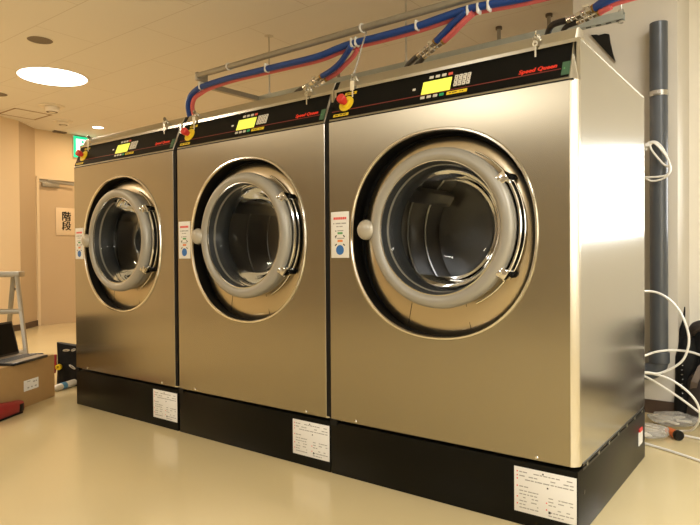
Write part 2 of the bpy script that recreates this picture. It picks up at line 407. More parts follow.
# ------------------------------------------------------------------ washing machine
XL, XR = .004, .975           # flat of the front panel
CX, CZ = .492, .973           # centre of the opening
DX, DZ = .522, .993           # centre of the door
HB, HC, HT, DEP = .212, 1.447, 1.585, .97
def machine():
    root = thing('washing_machine', 'stainless front loading washer', 'washing machine')
    # plinth
    b = MB('base', 'black'); b.box(.002, .998, 0, DEP, 0, HB, 0, .003)
    b.box(.0, .035, -.003, .02, HB-.012, HB+.014, 1)
    for z in (.012, .026): b.box(.975, .999, .05, DEP-.02, HB+z-.02, HB+z-.012, 1)
    base = b.build('plinth', root)
    for i in range(7): MB('zinc').cyl((.996, .10+i*.135, HB+.002), (.9992, .10+i*.135, HB+.002), .007, 10).build('rivet', base)
    MB('black').lathe([(0, 0), (.008, 0), (.008, .001), (0, .001)], (.998, .066, .131), (1, 0, 0), 12).build('screw_hole', base)
    g = MB('white', 'inkred'); g.box(.998, 1.0, .84, .915, .08, .137); g.box(.998, 1.0035, .85, .90, .137, .150, 1)
    g.build('side_tag', base)
    # instruction sheet on the plinth
    p = MB('ink', 'inkred', 'inkdark', 'white'); p.box(.790, .994, -.0022, -.0002, .044, .193, 3, .0005)
    rnd = random.Random(3)
    def words(x0, x1, z, h, mi=0, dens=.8):
        x = x0
        while x < x1-.004:
            w = rnd.uniform(.006, .02)
            if rnd.random() < dens: p.box(x, min(x+w, x1), -.0027, -.0022, z, z+h, mi)
            x += w+rnd.uniform(.0015, .004)
    for i, z in enumerate((.176, .163, .152, .128)): words(.808, .985 if i < 3 else .84, z, .0035)
    for i, z in enumerate((.114, .103, .092, .080, .069, .058)):
        words(.808, .872, z, .0032); words(.905, .985, z-.006, .0032, 0, .7)
    for z in (.176, .163, .152, .128, .092, .069): p.box(.799, .803, -.0027, -.0022, z, z+.004, 1)
    for z in (.097, .075): p.box(.897, .901, -.0027, -.0022, z-.006, z-.002, 1)
    p.box(.885, .890, -.0027, -.0022, .181, .186, 2); p.box(.90, .905, -.0027, -.0022, .1385, .1435, 2); p.box(.905, .912, -.0027, -.0022, .060, .068, 2)
    p.build('instruction_sheet', base)
    # cabinet shell: open fronted
    c = MB('side'); th = .012; y0 = .04
    x0, x1 = .001, .997; z0, z1 = HB+.012, HT
    c.box(x0, x0+th, y0, DEP, z0, z1); c.box(x1-th, x1, y0, DEP, z0, z1)
    c.box(x0+th, x1-th, y0, DEP, z1-th, z1); c.box(x0+th, x1-th, DEP-th, DEP, z0, z1-th); c.box(x0+th, x1-th, y0, DEP-th, z0, z0+th)
    c.build('cabinet', root)
    e = MB('bright'); e.prism([(XR, .0005, z0), (XR+.010, .006, z0), (x1+.0005, .022, z0), (x1+.0005, .041, z0), (XR, .041, z0)], (0, 0, HC-z0))
    e.build('corner_trim', root); e = MB('bright')
    e.prism([(XL, .0005, z0), (XL-.0015, .005, z0), (x0, .02, z0), (x0, .041, z0), (XL, .041, z0)], (0, 0, HC-z0))
    e.build('corner_trim', root)
    e = MB('bright'); e.box(x1-.001, x1+.0012, .045, DEP, HT-.006, HT+.001); e.build('top_edge_strip', root)
    # front panel with the round opening
    f = MB('front'); bm = f.bm; zb, zt, T = HB+.013, HC, .012
    N = 96; sup = 2.18; R = .374
    def se(a, r, sp=sup):
        cc, ss = math.cos(a), math.sin(a); k = (abs(cc)**sp+abs(ss)**sp)**(-1/sp)*r
        # superellipse scaled so the axis radius is r
        return cc*k, ss*k
    def outer(a):
        cc, ss = math.cos(a), math.sin(a)
        tx = ((XR-CX) if cc > 0 else (XL-CX))/cc if abs(cc) > 1e-9 else 1e9
        tz = ((zt-CZ) if ss > 0 else (zb-CZ))/ss if abs(ss) > 1e-9 else 1e9
        k = min(tx, tz); return CX+cc*k, CZ+ss*k
    angs = [2*PI*i/N for i in range(N)]+[math.atan2(z-CZ, x-CX) % (2*PI) for x in (XL, XR) for z in (zb, zt)]
    angs = sorted(angs); n = len(angs)
    ri = [bm.verts.new((CX+se(a, R)[0], 0, CZ+se(a, R)[1])) for a in angs]
    ro = [bm.verts.new((outer(a)[0], 0, outer(a)[1])) for a in angs]
    rb = [bm.verts.new((v.co.x, T, v.co.z)) for v in ri]; rq = [bm.verts.new((v.co.x, T, v.co.z)) for v in ro]
    for i in range(n):
        j = (i+1) % n
        bm.faces.new((ri[i], ro[i], ro[j], ri[j])); bm.faces.new((rb[i], rb[j], rq[j], rq[i])); bm.faces.new((ro[i], rq[i], rq[j], ro[j])); bm.faces.new((ri[i], ri[j], rb[j], rb[i]))
    fp = f.build('front_panel', root)
    for xx in (.13, .866): MB('chrome').lathe([(0, -.004), (.004, -.0035), (.006, -.001), (.006, .001), (0, .001)], (xx, 0, HB+.022), (0, 1, 0), 12).build('screw', fp)
    # polished lip round the opening
    t = MB('trim'); t.lathe([(.372, .004), (.372, -.003), (.375, -.0065), (.381, -.006), (.384, -.001), (.384, .001)], (CX, 0, CZ), (0, 1, 0), 120, sup=sup, close=True)
    t.build('opening_trim', root)
    g = MB('rubber'); g.lathe([(.3735, .0), (.372, .065), (.33, .066), (.33, .072), (.379, .072), (.3775, .0)], (CX, 0, CZ), (0, 1, 0), 120, sup=sup, close=True)
    g.build('opening_gasket', root)
    # recessed steel dish round the door
    d = MB('dish'); bm = d.bm; N = 120; rings = []
    for k, (r, y, s, mixd) in enumerate(((.350, .058, sup, 0), (.3485, .050, sup, 0), (.340, .0445, sup, .03), (.320, .038, sup, .25), (.295, .034, 2.1, .6), (.262, .032, 2., 1.), (.262, .045, 2., 1.))):
        cx, cz = CX+.006*(1-mixd)+(DX-CX)*mixd, CZ-.010*(1-mixd)+(DZ-CZ)*mixd; sz = 1+.055*(1-mixd)
        rings.append([bm.verts.new((cx+se(2*PI*i/N, r, s)[0], y, cz+se(2*PI*i/N, r, s)[1]*sz)) for i in range(N)])
    for A, B in zip(rings, rings[1:]):
        for i in range(N): bm.faces.new((A[i], A[(i+1) % N], B[(i+1) % N], B[i]))
    dish = d.build('door_surround', root)
    for a, b_ in (((.356, .638), (.376, .718)), ((.615, .634), (.600, .724))):
        A = V((a[0], .0405, a[1])); B = V((b_[0], .0335, b_[1])); u = (B-A).normalized(); w = u.cross(V((0, 1, 0))).normalized()
        MB('inkdark').obox((A+B)/2, (u, w, u.cross(w)), ((B-A).length/2, .0011, .0012)).build('panel_seam', dish)
    # drum
    q = MB('drum'); q.lathe([(.235, .085), (.245, .10), (.33, .12), (.335, .13), (.335, .56), (.33, .58), (0, .60)], (DX, 0, DZ), (0, 1, 0), 72)
    dr = q.build('drum', root, recalc=False)
    for k in range(3):
        a = 2*PI*k/3+.5; c_, s_ = math.cos(a), math.sin(a)
        MB('drum').obox((DX+c_*.305, .34, DZ+s_*.305), ((c_, 0, s_), (0, 1, 0), (-s_, 0, c_)), (.03, .20, .03), 0, .012, 2).build('lifter', dr)
    MB('rubber').lathe([(0, .575), (.04, .575), (.045, .585), (.045, .60), (0, .60)], (DX, 0, DZ), (0, 1, 0), 24).build('hub_cap', dr)
    mm = MB('drum')
    for r, y in ((.333, .16), (.333, .3), (.333, .45)): mm.lathe([(r, y), (r-.006, y+.003), (r-.006, y+.008), (r, y+.011)], (DX, 0, DZ), (0, 1, 0), 72)
    mm.build('drum_rib', dr)
    # door: grey ring, seal cone, glass bowl, knob, hinge
    r_ = MB('ring'); O = (DX, 0, DZ)
    r_.lathe([(.262, -.012), (.281, -.012), (.2855, -.016), (.2865, -.026), (.284, -.040), (.278, -.048), (.268, -.0525), (.254, -.0525), (.2445, -.0485), (.2395, -.042), (.238, -.034), (.230, -.012)], O, (0, 1, 0), 120, close=True)
    door = r_.build('door', root)
    MB('zincdark').lathe([(.262, .042), (.272, .040), (.276, .030), (.277, .0), (.274, -.0119), (.226, -.0119), (.226, .042)], O, (0, 1, 0), 96, close=True).build('door_back_rim', door)
    MB('trim').lathe([(.2400, -.0440), (.2372, -.0445), (.2362, -.040), (.2372, -.036), (.2385, -.036)], O, (0, 1, 0), 120, close=True).build('bright_lip', door)
    MB('cone').lathe([(.2372, -.036), (.230, -.015), (.219, .02), (.211, .05), (.218, .075), (.238, .09)], O, (0, 1, 0), 96).build('seal_cone', door)
    g = MB('glass'); g.lathe([(.230, -.018), (.212, .0), (.200, .03), (.188, .07), (.17, .098), (.13, .115), (.07, .123), (0, .125)], O, (0, 1, 0), 96)
    g.build('door_glass', door)
    k = MB('knob', 'rubber'); ko = (.220, .020, .996)
    k.lathe([(0, -.090), (.012, -.089), (.023, -.086), (.032, -.080), (.0375, -.072), (.039, -.066), (.037, -.060), (.028, -.056), (0, -.056)], ko, (0, 1, 0), 36)
    k.obox((.247, -.037, .995), ((1, 0, 0), (0, 1, 0), (0, 0, 1)), (.030, .010, .014), 1, .004)
    k.build('door_knob', door)
    hg = MB('rubber')   # dark gap strip behind the hinge bar
    def arc(r, a0, a1, n, y): return [(DX+r*math.cos(a), y, DZ+r*math.sin(a)) for a in [a0+(a1-a0)*i/n for i in range(n+1)]]
    al = math.radians(32)
    hg.tube(arc(.289, -al, al, 24, .010), .010, 8)
    hg.build('hinge_backing', door)
    hg = MB('chrome'); hg.tube(arc(.2975, -al*1.06, al*1.06, 28, -.010), .0065, 10); hg.tube(arc(.304, -al, al, 28, .012), .005, 10)
    hg.build('hinge_bar', door)
    for sgn in (1, -1):
        a = al*1.02*sgn; u = V((math.cos(a), 0, math.sin(a))); w = V((-math.sin(a), 0, math.cos(a)))
        hb = MB('chrome', 'rubber'); ctr = V((DX, 0, DZ))
        hb.obox(ctr+u*.290+V((0, -.010, 0)), (u, w, V((0, 1, 0))), (.019, .018, .032), 0, .004)
        hb.obox(ctr+u*.276+V((0, -.032, 0))+w*.006*sgn, (u, w, V((0, 1, 0))), (.014, .010, .016), 0, .003)
        hb.obox(ctr+u*.309+V((0, .010, 0))-w*.006*sgn, (u, w, V((0, 1, 0))), (.009, .010, .020), 1, .003)
        hb.cyl(ctr+u*.302-w*.022-V((0, .022, 0)), ctr+u*.302+w*.022-V((0, .022, 0)), .0065, 12)
        hb.build('hinge_bracket', door)
    MB('trim').tube(arc(.292, -al*1.15, -al*2.05, 20, .026), .004, 8).build('door_seal_wire', door)
    MB('trim').tube(arc(.292, al*1.15, al*2.05, 20, .026), .004, 8).build('door_seal_wire', door)
    # hint sticker
    p = MB('inkred', 'ink', 'inkgreen', 'inkorange', 'stickerblue', 'inkdark', 'white'); p.box(.0125, .104, -.0022, -.0002, .889, 1.076, 6, .0006)
    def bar(x0, x1, z, h, mi): p.box(x0, x1, -.0027, -.0022, z, z+h, mi)
    for i in range(7): bar(.026+i*.0095, .0335+i*.0095, 1.044, .010, 0)
    for a, b_ in ((.024, .030), (.036, .062), (.066, .090)): bar(a, b_, 1.026, .005, 1)
    for a, b_ in ((.040, .052), (.056, .072)): bar(a, b_, 1.014, .004, 1)
    bar(.034, .040, .995, .006, 1); bar(.046, .076, .997, .004, 1); bar(.046, .072, .985, .008, 2); bar(.034, .040, .968, .005, 1); bar(.046, .072, .953, .009, 3); bar(.044, .080, .966, .004, 1)
    for s in (0, 1):
        zz = .985 if s == 0 else .950
        for i in range(5):
            for sd in (-1, 1):
                a = PI/2+sd*(.55+.22*i/4); bar(.058+math.cos(a)*.034-.002, .058+math.cos(a)*.034+.002, zz-.034+math.sin(a)*.034-.003, .004, 5)
    p.lathe([(0, -.0028), (.020, -.0028), (.020, -.0022), (0, -.0022)], (.058, 0, .921), (0, 1, 0), 32, mi=4)
    p.build('hint_sticker', root)
    # console
    sl = V((0, .052, .128)).normalized(); up = sl; nn = V((0, -sl.z, sl.y))
    def S(x, z, off=0.): return V((x, (z-HC-.008)*(.052/.128)+.0025, z))+nn*off
    pr = [(0, HC), (.054, 1.586), (.0575, 1.588), (.059, 1.592), (.0785, 1.628), (.085, 1.632), (.13, 1.632), (.13, HT-.001), (.10, HC)]
    k = MB('strip'); xa, xb = XL, XR
    P = [V((xa, y, z)) for y, z in pr]; k.prism(P, (xb-xa, 0, 0))
    for sx, xe in ((XR, .9965), (XL, .0015)):      # tapered end cheeks that follow the rounded corners
        dx = xe-sx
        a = [V((sx, y, z)) for y, z in pr]; b_ = [V((sx+dx*(1-.75*max(0, min(1, (z-1.50)/.12))), max(y, .04)+(.012 if y < .08 else 0), z)) for y, z in pr]
        va = [k.bm.verts.new(v) for v in a]; vb = [k.bm.verts.new(v) for v in b_]; n = len(va)
        for i in range(n): k.bm.faces.new((va[i], va[(i+1) % n], vb[(i+1) % n], vb[i]))
        k.bm.faces.new(vb)
    con = k.build('console_housing', root)
    def plate(mb, x0, x1, z0, z1, off, th=.001, mi=0, lean=0., bevel=0):
        c0 = S((x0+x1)/2, (z0+z1)/2, off); kz = 1/sl.z
        mb.obox(c0, ((1, 0, 0), tuple(up), tuple(nn)), ((x1-x0)/2, (z1-z0)/2*kz, th/2), mi, bevel)
    pn = MB('panel'); plate(pn, XL+.002, XR-.003, 1.456, 1.581, .001, .003)
    panel = pn.build('control_panel', root)
    gl = MB('black'); gl.box(XL, XR+.012, -.0008, .02, HC-.004, HC+.001); gl.build('shadow_gap', con)
    m = MB('redline'); plate(m, XL+.006, XR-.03, 1.4845, 1.4875, .0028, .0004); m.build('red_stripe', panel)
    m = MB('lcd'); plate(m, .432, .550, 1.487, 1.537, .004, .003, 0, 0, .0008); m.build('display', panel)
    for i in range(4):
        x = .454+i*.0262; m = MB('btnred' if i == 3 else 'btn'); plate(m, x, x+.017, 1.547, 1.557, .004, .003, 0, 0, .001); m.build('button', panel)
        x = .433+i*.0262; m = MB('btngreen' if i == 3 else 'btn'); plate(m, x, x+.017, 1.469, 1.479, .004, .003, 0, 0, .001); m.build('button', panel)
    m = MB('btn'); plate(m, .390, .402, 1.511, 1.519, .004, .003, 0, 0, .001); m.build('button', panel)
    m = MB('yellow', 'inkdark'); plate(m, .540, .620, 1.468, 1.480, .003, .0012)
    for a, b_ in ((.550, .558), (.562, .580), (.592, .596), (.600, .606)): plate(m, a, b_, 1.4725, 1.4755, .0038, .0006, 1)
    m.build('caution_label', panel)
    m = MB('btn', 'inkdark')
    for i in range(4):
        for j in range(3):
            plate(m, .562+i*.0165, .5755+i*.0165, 1.497+j*.0150, 1.5105+j*.0150, .004, .003, 0, 0, .001)
            plate(m, .5665+i*.0165, .5705+i*.0165, 1.502+j*.0150, 1.5055+j*.0150, .0057, .0004, 1)
    m.build('keypad', panel)
    text_obj('brand_lettering', 'Speed Queen', .0215, 'logo', S(.867, 1.500, .003), (1, 0, 0), up, panel, shear=.16, spacing=1.08, bold=.0012)
    m = MB('greentag', 'inkgreen'); plate(m, .948, .973, 1.462, 1.508, .003, .0012); plate(m, .954, .958, 1.482, 1.488, .0038, .0005, 1); m.build('green_sticker', panel)
    m = MB('yellow', 'inkdark')
    m.lathe([(0, 0), (.0345, 0), (.0345, .003), (.020, .004), (.018, .012), (0, .012)], S(.077, 1.513, .0025), nn, 32)
    plate(m, .058, .116, 1.552, 1.563, .0032, .0016); plate(m, .024, .100, 1.461, 1.472, .0032, .0016)
    for a, b_ in ((.066, .080), (.084, .090), (.094, .106)): plate(m, a, b_, 1.5555, 1.5595, .0042, .0005, 1)
    for a, b_ in ((.032, .05), (.056, .07), (.075, .09)): plate(m, a, b_, 1.4645, 1.4685, .0042, .0005, 1)
    m.build('stop_label', panel)
    m = MB('estopred'); o = S(.077, 1.513, .012)
    m.lathe([(0, 0), (.013, 0), (.013, .012), (.0175, .015), (.0185, .024), (.0185, .034), (.016, .0385), (0, .040)], o, nn, 28)
    m.build('emergency_stop_button', panel)
    for xx in (.101, .855):
        m = MB('chrome'); m.cyl(V((xx, .064, 1.612)), V((xx, .064, 1.612))+V((0, -.88, .47))*.018, .0095, 16); m.build('lock', con)
    return root
LABELS = ['stainless front loading washer on a black plinth, farthest of the three, beside the cardboard box',
          'stainless front loading washer on a black plinth, middle one of the three in the row',
          'stainless front loading washer on a black plinth, nearest of the three, by the drain pipe']
proto = machine()
for i in range(3):
    o = proto if i == 0 else copy_tree(proto)
    o.location = ((-.010, 0, 0)[i]+i, 0, 0); o['label'] = LABELS[i]; o['group'] = 'washing machines in a row'

for o in (proto, [q for q in bpy.data.objects if q.get('label') == LABELS[1]][0]):
    m = MB('rubber'); m.box(.977, 1.0006, .002, .035, HB+.02, HC); m.prism([(.977, .004, HC), (.977, .06, 1.586), (.977, .083, 1.63), (.977, .11, 1.63), (.977, .04, HC)], (.0236, 0, 0)); m.build('gap_shade_strip', o)  # black strip added to paint the shade in the gap between machines

for q in [c for c in bpy.data.objects if c.name.startswith('side_tag')]:      # only the nearest machine shows this tag
    if q.parent.parent.get('label') != LABELS[2]: bpy.data.objects.remove(q)

# keys hanging from the locks (each a thing of its own)
def key_thing(mx, left):
    x = mx+(.101 if left else .855)
    which = ['farthest', 'middle', 'nearest'][mx]
    lab = (f'key with an ivory tag in the left lock of the {which} washer' if left else f'bare metal key in the right lock of the {which} washer')
    t = thing('key', lab, 'key', (x, .046, 1.621), group='keys in the machine locks')
    k = MB('key'); k.lathe([(0, 0), (.011, 0), (.011, .003), (0, .003)], (0, -.012, .006), (1, .15, 0), 16); k.obox((0, -.003, .002), ((1, 0, 0), (0, 1, 0), (0, 0, 1)), (.0012, .010, .004))
    k.build('key_head', t)
    MB('key').tube([(.001, -.014+.0*i, -.004) if i == 99 else (.009*math.sin(2*PI*i/14), -.014, -.012+.009*math.cos(2*PI*i/14)) for i in range(14)], .0012, 6, closed=True).build('key_ring', t)
    if left:
        MB('tagwhite').obox((0, -.016, -.036), ((1, 0, 0), (0, 1, 0), (0, 0, 1)), (.010, .0022, .019), 0, .002).build('key_tag', t)
        MB('tagwhite').obox((.002, -.016, -.068), ((1, 0, 0), (0, 1, 0), (0, 0, 1)), (.0025, .0012, .014)).build('key_blade', t)
    else:
        m = MB('key'); m.lathe([(.004, 0), (.010, 0), (.010, .002), (.004, .002)], (0, -.016, -.030), (0, 1, 0), 16, close=True); m.obox((.001, -.015, -.056), ((1, 0, 0), (0, 1, 0), (0, 0, 1)), (.003, .001, .018)); m.build('key_blade', t)
for mx in range(3):
    for left in (True, False): key_thing(mx, left)

# ------------------------------------------------------------------ pipe frame and hoses above
ZR = 2.13
def channel(mb, a, b, w=.04, h=.04, mi=0, holes=None):
    a, b = V(a), V(b); d = (b-a).normalized(); up = V((0, 0, 1)); s = d.cross(up).normalized(); L = (b-a).length; c = (a+b)/2
    mb.obox(c-up*(h/2-.0015), (d, s, up), (L/2, w/2, .0015), mi)
    for q in (-1, 1):
        mb.obox(c+s*q*(w/2-.0015), (d, s, up), (L/2, .0015, h/2-.0032), mi)
        mb.obox(c+s*q*(w/2-.007)+up*(h/2-.0015), (d, s, up), (L/2, .007, .0015), mi)
    if holes is not None:
        n = int(L/.05)
        for i in range(n):
            p = a+d*(L*(i+.5)/n)
            mb.obox(p-s*(w/2+.0004), (d, s, up), (.013, .0008, .006), holes)
            mb.obox(p-up*(h/2+.0004), (d, s, up), (.013, .008, .0008), holes)
t = thing('pipe_support_frame', 'hanging steel channel frame carrying the hoses behind the machines', 'pipe rack', (.15, 1.435, ZR))
def fr(mb, name, parent=t): o = mb.build(name, parent); o.location = (-.15, -1.435, -ZR); return o
m = MB('galv', 'inkdark'); channel(m, (.12, 1.435, ZR), (2.81, 1.435, ZR), holes=1); fr(m, 'slotted_channel')
m = MB('zincdark', 'inkdark'); channel(m, (.112, .905, ZR), (.135, 1.41, ZR), .036, .036, holes=None); fr(m, 'cross_channel')
m = MB('zincdark'); m.box(.098, .126, .84, .935, ZR+.021, ZR+.078, 0, .003); m.cyl((.112, .915, ZR+.02), (.112, .915, ZR-.03), .010); fr(m, 'corner_bracket')
for x in (.247, 1.487, 2.795):
    m = MB('zinc'); m.cyl((x, 1.435, ZR-.025), (x, 1.435, ZC-.006), .006, 10); m.lathe([(0, -.006), (.016, -.006), (.035, -.002), (.035, -.0005), (0, -.0005)], (x, 1.435, ZC), (0, 0, 1), 20)
    m.cyl((x, 1.435, ZR-.024), (x, 1.435, ZR-.036), .014, 6); m.cyl((x, 1.435, ZR+.022), (x, 1.435, ZR+.034), .014, 6); fr(m, 'threaded_rod')
t2 = thing('conduit', 'long straight grey conduit pipe running under the ceiling above the hoses', 'pipe', (.13, .855, ZR+.055))
MB('zincdark').cyl((0, 0, 0), (3.1, 0, -.004), .020, 14).build('conduit_pipe', t2)
for x in (.31, 1.43, 2.5): MB('tube').tube([(x+.004*math.sin(a), .023*math.sin(a), .023*math.cos(a)) for a in [2*PI*i/16 for i in range(16)]], .0055, 8, closed=True).build('white_clip', t2)

def hose(name, label, pts, r, mk, smooth=8): return tag(MB(mk).tube(pts, r, 12, 0, smooth).build(name), label, 'hose')
yb = .87
bl = [(.07, .985, 1.46), (.03, 1.03, 1.50), (-.05, 1.03, 1.62), (-.09, .97, 1.80), (-.065, .92, 1.93), (-.045, .89, 2.00), (.0, .875, 2.06), (.08, yb, 2.095), (.17, yb, 2.108), (.42, yb, 2.115), (.80, yb, 2.108), (1.19, yb, 2.100), (1.36, yb, 2.115), (1.47, yb, 2.122), (1.70, yb, 2.118), (1.92, yb, 2.120), (2.2, yb, 2.135), (2.5, yb, 2.115), (2.8, yb, 2.11), (3.0, yb, 2.10), (3.08, yb, 2.06), (3.06, yb+.01, 2.025), (2.97, yb+.01, 2.02), (2.885, .885, 2.016), (2.83, .915, 2.012)]
tb = thing('blue_water_hose', 'long blue foam covered hose running along under the grey conduit', 'hose')
MB('blue').tube(bl, .0195, 14, 0, 8).build('blue_sleeve', tb)
for x in (.12, .775, 1.47, 1.50, 1.90, 2.20, 2.255, 2.31):
    MB('tube').box(x, x+.016, yb-.024, yb+.024, 2.085 if x < 1.3 else 2.095, 2.150 if x > 1.3 else 2.142, 0, .01).build('white_tie', tb)
RO = [(.045, 0, -.01), (.045, .0, -.02), (.042, 0, 0), (.040, .004, 0), (.040, .006, -.002), (.039, .008, -.006), (.034, .012, -.016), (.020, .026, -.022), (.008, .032, -.016)]
rd = [(x+(RO[i][0] if i < 9 else 0), y+(RO[i][1] if i < 9 else .0345), z+(RO[i][2] if i < 9 else -.010)) for i, (x, y, z) in enumerate(bl)]
tr = thing('red_water_hose', 'long pinkish red foam covered hose running just below the long blue hose', 'hose')
MB('red').tube(rd, .0155, 12, 0, 8).build('red_sleeve', tr)

def branch(name, label, mk, pts, k1, k2, r):
    """sleeve to pts[k1], metal fitting to pts[k2], black hose after that"""
    pts = pts+[(pts[-1][0]-.01, 1.05, 1.62), (pts[-1][0]-.01, .985, 1.50)]
    t = thing(name, label, 'hose', pts[0]); o = V(pts[0]); q = [V(p)-o for p in pts]
    MB(mk).tube(q[:k1+1], r, 12, 0, 6).build('coloured_sleeve', t)
    a, b = q[k1], q[k2]; d = b-a
    f = MB('zinc', 'chrome', 'brass'); f.cyl(a-d*.02, a+d*.05, r*1.08, 12, 2); f.cyl(a+d*.05, b, r*.62, 12, 0)
    for s0, s1, rr in ((.10, .26, .95), (.32, .42, .8), (.46, .62, 1.0), (.68, .80, .8), (.84, 1.0, .9)): f.cyl(a+d*s0, a+d*s1, r*rr, 6 if rr > .9 else 12, 1)
    f.cyl(a+d*.54, a+d*.54+V((.03, -.02, .02)), r*.35, 8, 0); f.obox(a+d*.54+V((.033, -.022, .024)), ((1, 0, 0), (0, 1, 0), (0, 0, 1)), (.014, .004, .005), 1)
    f.build('metal_fitting', t)
    MB('blackhose').tube(q[k2:], r*.85, 12, 0, 6).build('black_hose_end', t)
branch('branch_hose', 'blue branch hose with metal fittings dropping behind the middle machine', 'blue', [(1.475, .855, 2.100), (1.43, .875, 2.075), (1.36, .905, 2.045), (1.27, .93, 2.02), (1.178, .95, 2.006), (.985, 1.0, 1.981), (.90, 1.03, 1.975), (.83, 1.06, 1.95), (.79, 1.09, 1.86)], 4, 5, .017)
branch('branch_hose', 'red branch hose tucked under the blue one dropping behind the middle machine', 'red', [(1.49, .90, 2.092), (1.445, .915, 2.062), (1.37, .935, 2.034), (1.28, .965, 2.008), (1.19, .985, 1.996), (.99, 1.035, 1.955), (.90, 1.06, 1.945), (.83, 1.09, 1.92), (.79, 1.12, 1.83)], 4, 5, .014)
branch('branch_hose', 'blue branch hose on the left dropping behind the nearest machine', 'blue', [(2.20, .855, 2.120), (2.165, .865, 2.105), (2.11, .88, 2.085), (2.05, .90, 2.058), (1.993, .92, 2.035), (1.852, .97, 2.000), (1.80, 1.0, 1.992), (1.735, 1.04, 1.975), (1.69, 1.07, 1.90)], 4, 5, .017)
branch('branch_hose', 'pink branch hose beside the blue one dropping behind the nearest machine', 'red', [(2.235, .865, 2.105), (2.20, .870, 2.090), (2.155, .88, 2.068), (2.10, .90, 2.045), (2.04, .92, 2.026), (1.89, .97, 1.985), (1.85, 1.0, 1.976), (1.79, 1.04, 1.962), (1.75, 1.07, 1.89)], 4, 5, .0165)
branch('branch_hose', 'black ended hose with chrome valve at far right, left one of the pair', 'blue', [(2.86, .895, 2.018), (2.84, .905, 2.016), (2.82, .918, 2.014), (2.80, .93, 2.010), (2.665, .98, 2.002), (2.62, .99, 2.006), (2.575, 1.01, 2.002), (2.54, 1.05, 1.96), (2.53, 1.07, 1.88)], 3, 4, .018)
branch('branch_hose', 'black ended hose with chrome valve at far right, right one of the pair', 'red', [(2.875, .91, 1.992), (2.86, .915, 1.990), (2.84, .925, 1.989), (2.82, .94, 1.988), (2.71, .985, 1.983), (2.68, .995, 1.985), (2.64, 1.015, 1.98), (2.61, 1.05, 1.94), (2.60, 1.07, 1.86)], 3, 4, .015)
for (x, y), lab in zip(((.155, 2.42), (1.725, 2.365), (2.105, 2.355)), ('short pipe stub hanging from the ceiling behind the middle and nearest machines, leftmost of three', 'short pipe stub hanging from the ceiling behind the nearest machine, middle of three', 'short pipe stub hanging from the ceiling near the pillar, rightmost of three')):
    t = thing('ceiling_pipe_stub', lab, 'pipe', (x, y, ZC), group='pipe stubs on the ceiling')
    MB('zincdark').cyl((0, 0, -.0005), (0, 0, -.42), .014, 12).build('stub_pipe', t)
    MB('vent').lathe([(0, -.02), (.024, -.02), (.024, -.0005), (0, -.0005)], (0, 0, 0), (0, 0, 1), 16).build('flange', t)
# clear strip hanging from a hose tie
tag(MB('clearplastic').tube([(1.60, .828, 2.150), (1.615, .81, 2.13), (1.76, .58, 1.985), (1.92, .32, 1.80), (2.075, .07, 1.637)], .004, 8, 0, 5).build('clear_strip'), 'thin clear plastic strip hanging from the hose tie between middle and nearest machines', 'cable tie')

# ------------------------------------------------------------------ right side of the room
def drain_pipe():
    px, py = 2.918, 1.735
    t = thing('drain_pipe', 'dark grey plastic drain pipe standing against the grey pillar', 'pipe', (px, py, 0))
    MB('pvc').lathe([(.0455, .34), (.0455, 2.155), (.040, 2.155), (.040, .34)], (0, 0, 0), (0, 0, 1), 40, close=True).build('pipe', t)
    MB('pvc').lathe([(.0458, .36), (.052, .358), (.053, .352), (.053, .300), (.050, .296), (.0455, .296)], (0, 0, 0), (0, 0, 1), 40, close=True).build('socket', t)
    e = MB('pvc'); e.tube([(0, 0, .30), (-.003, 0, .285), (-.018, 0, .262), (-.042, 0, .247), (-.075, 0, .242), (-.22, 0, .240)], .046, 24, 0, 5); e.build('elbow', t)
    c = MB('zinc'); c.lathe([(.0463, 1.755), (.0485, 1.755), (.0485, 1.782), (.0463, 1.782)], (0, 0, 0), (0, 0, 1), 40, close=True)
    c.box(-.008, .008, .047, .062, 1.758, 1.779); c.box(-.022, .022, -.056, -.046, 1.757, 1.781, 0, .002); c.cyl((0, -.055, 1.769), (0, -.065, 1.769), .006, 8); c.build('pipe_clamp', t)
drain_pipe()
pz = [(2.545, 2.19), (2.58, 2.185), (2.59, 2.178), (2.625, 2.180), (2.648, 2.172), (2.655, 2.12), (2.668, 2.06), (2.683, 2.005)]
tag(MB('black').prism([(x, 1.785, z) for x, z in pz], (0, .0148, 0)).build('black_patch'), 'black triangular sheet with a ragged top edge on the pillar behind the nearest machine', 'patch')

tt = thing('tube_coil', 'loose coil of white plastic tubing hung round the drain pipe', 'tubing', (2.92, 1.683, 1.4))
cp = [(-.055, .0, .060), (-.047, 0, .099), (-.003, -.01, .099), (.031, -.012, .058), (.058, -.012, -.01), (.062, -.012, -.035), (.036, -.014, -.027), (-.003, -.014, .024), (-.028, -.014, .065), (-.03, -.012, .09), (.0, -.018, .088), (.040, -.02, .030), (.064, -.016, -.03), (.064, -.01, -.07), (.03, -.01, -.101), (-.028, -.01, -.108), (-.072, -.01, -.07), (-.085, 0, -.01), (-.075, .0, .05), (-.05, -.005, .085), (-.01, -.02, .092), (.05, -.022, .01), (.066, -.02, -.055), (.045, -.018, -.085), (-.02, -.018, -.09), (-.07, -.01, -.085)]
MB('tube').tube(cp, .0052, 8, 0, 8).build('white_tube', tt)
MB('white').obox((-.048, -.004, .088), ((1, 0, 0), (0, 1, 0), (0, 0, 1)), (.012, .012, .010), 0, .003).build('tape_wrap', tt)
def tubing(label, pts, r=.0055): return tag(MB('tube').tube(pts, r, 8, 0, 8).build('white_tube'), label, 'tubing')
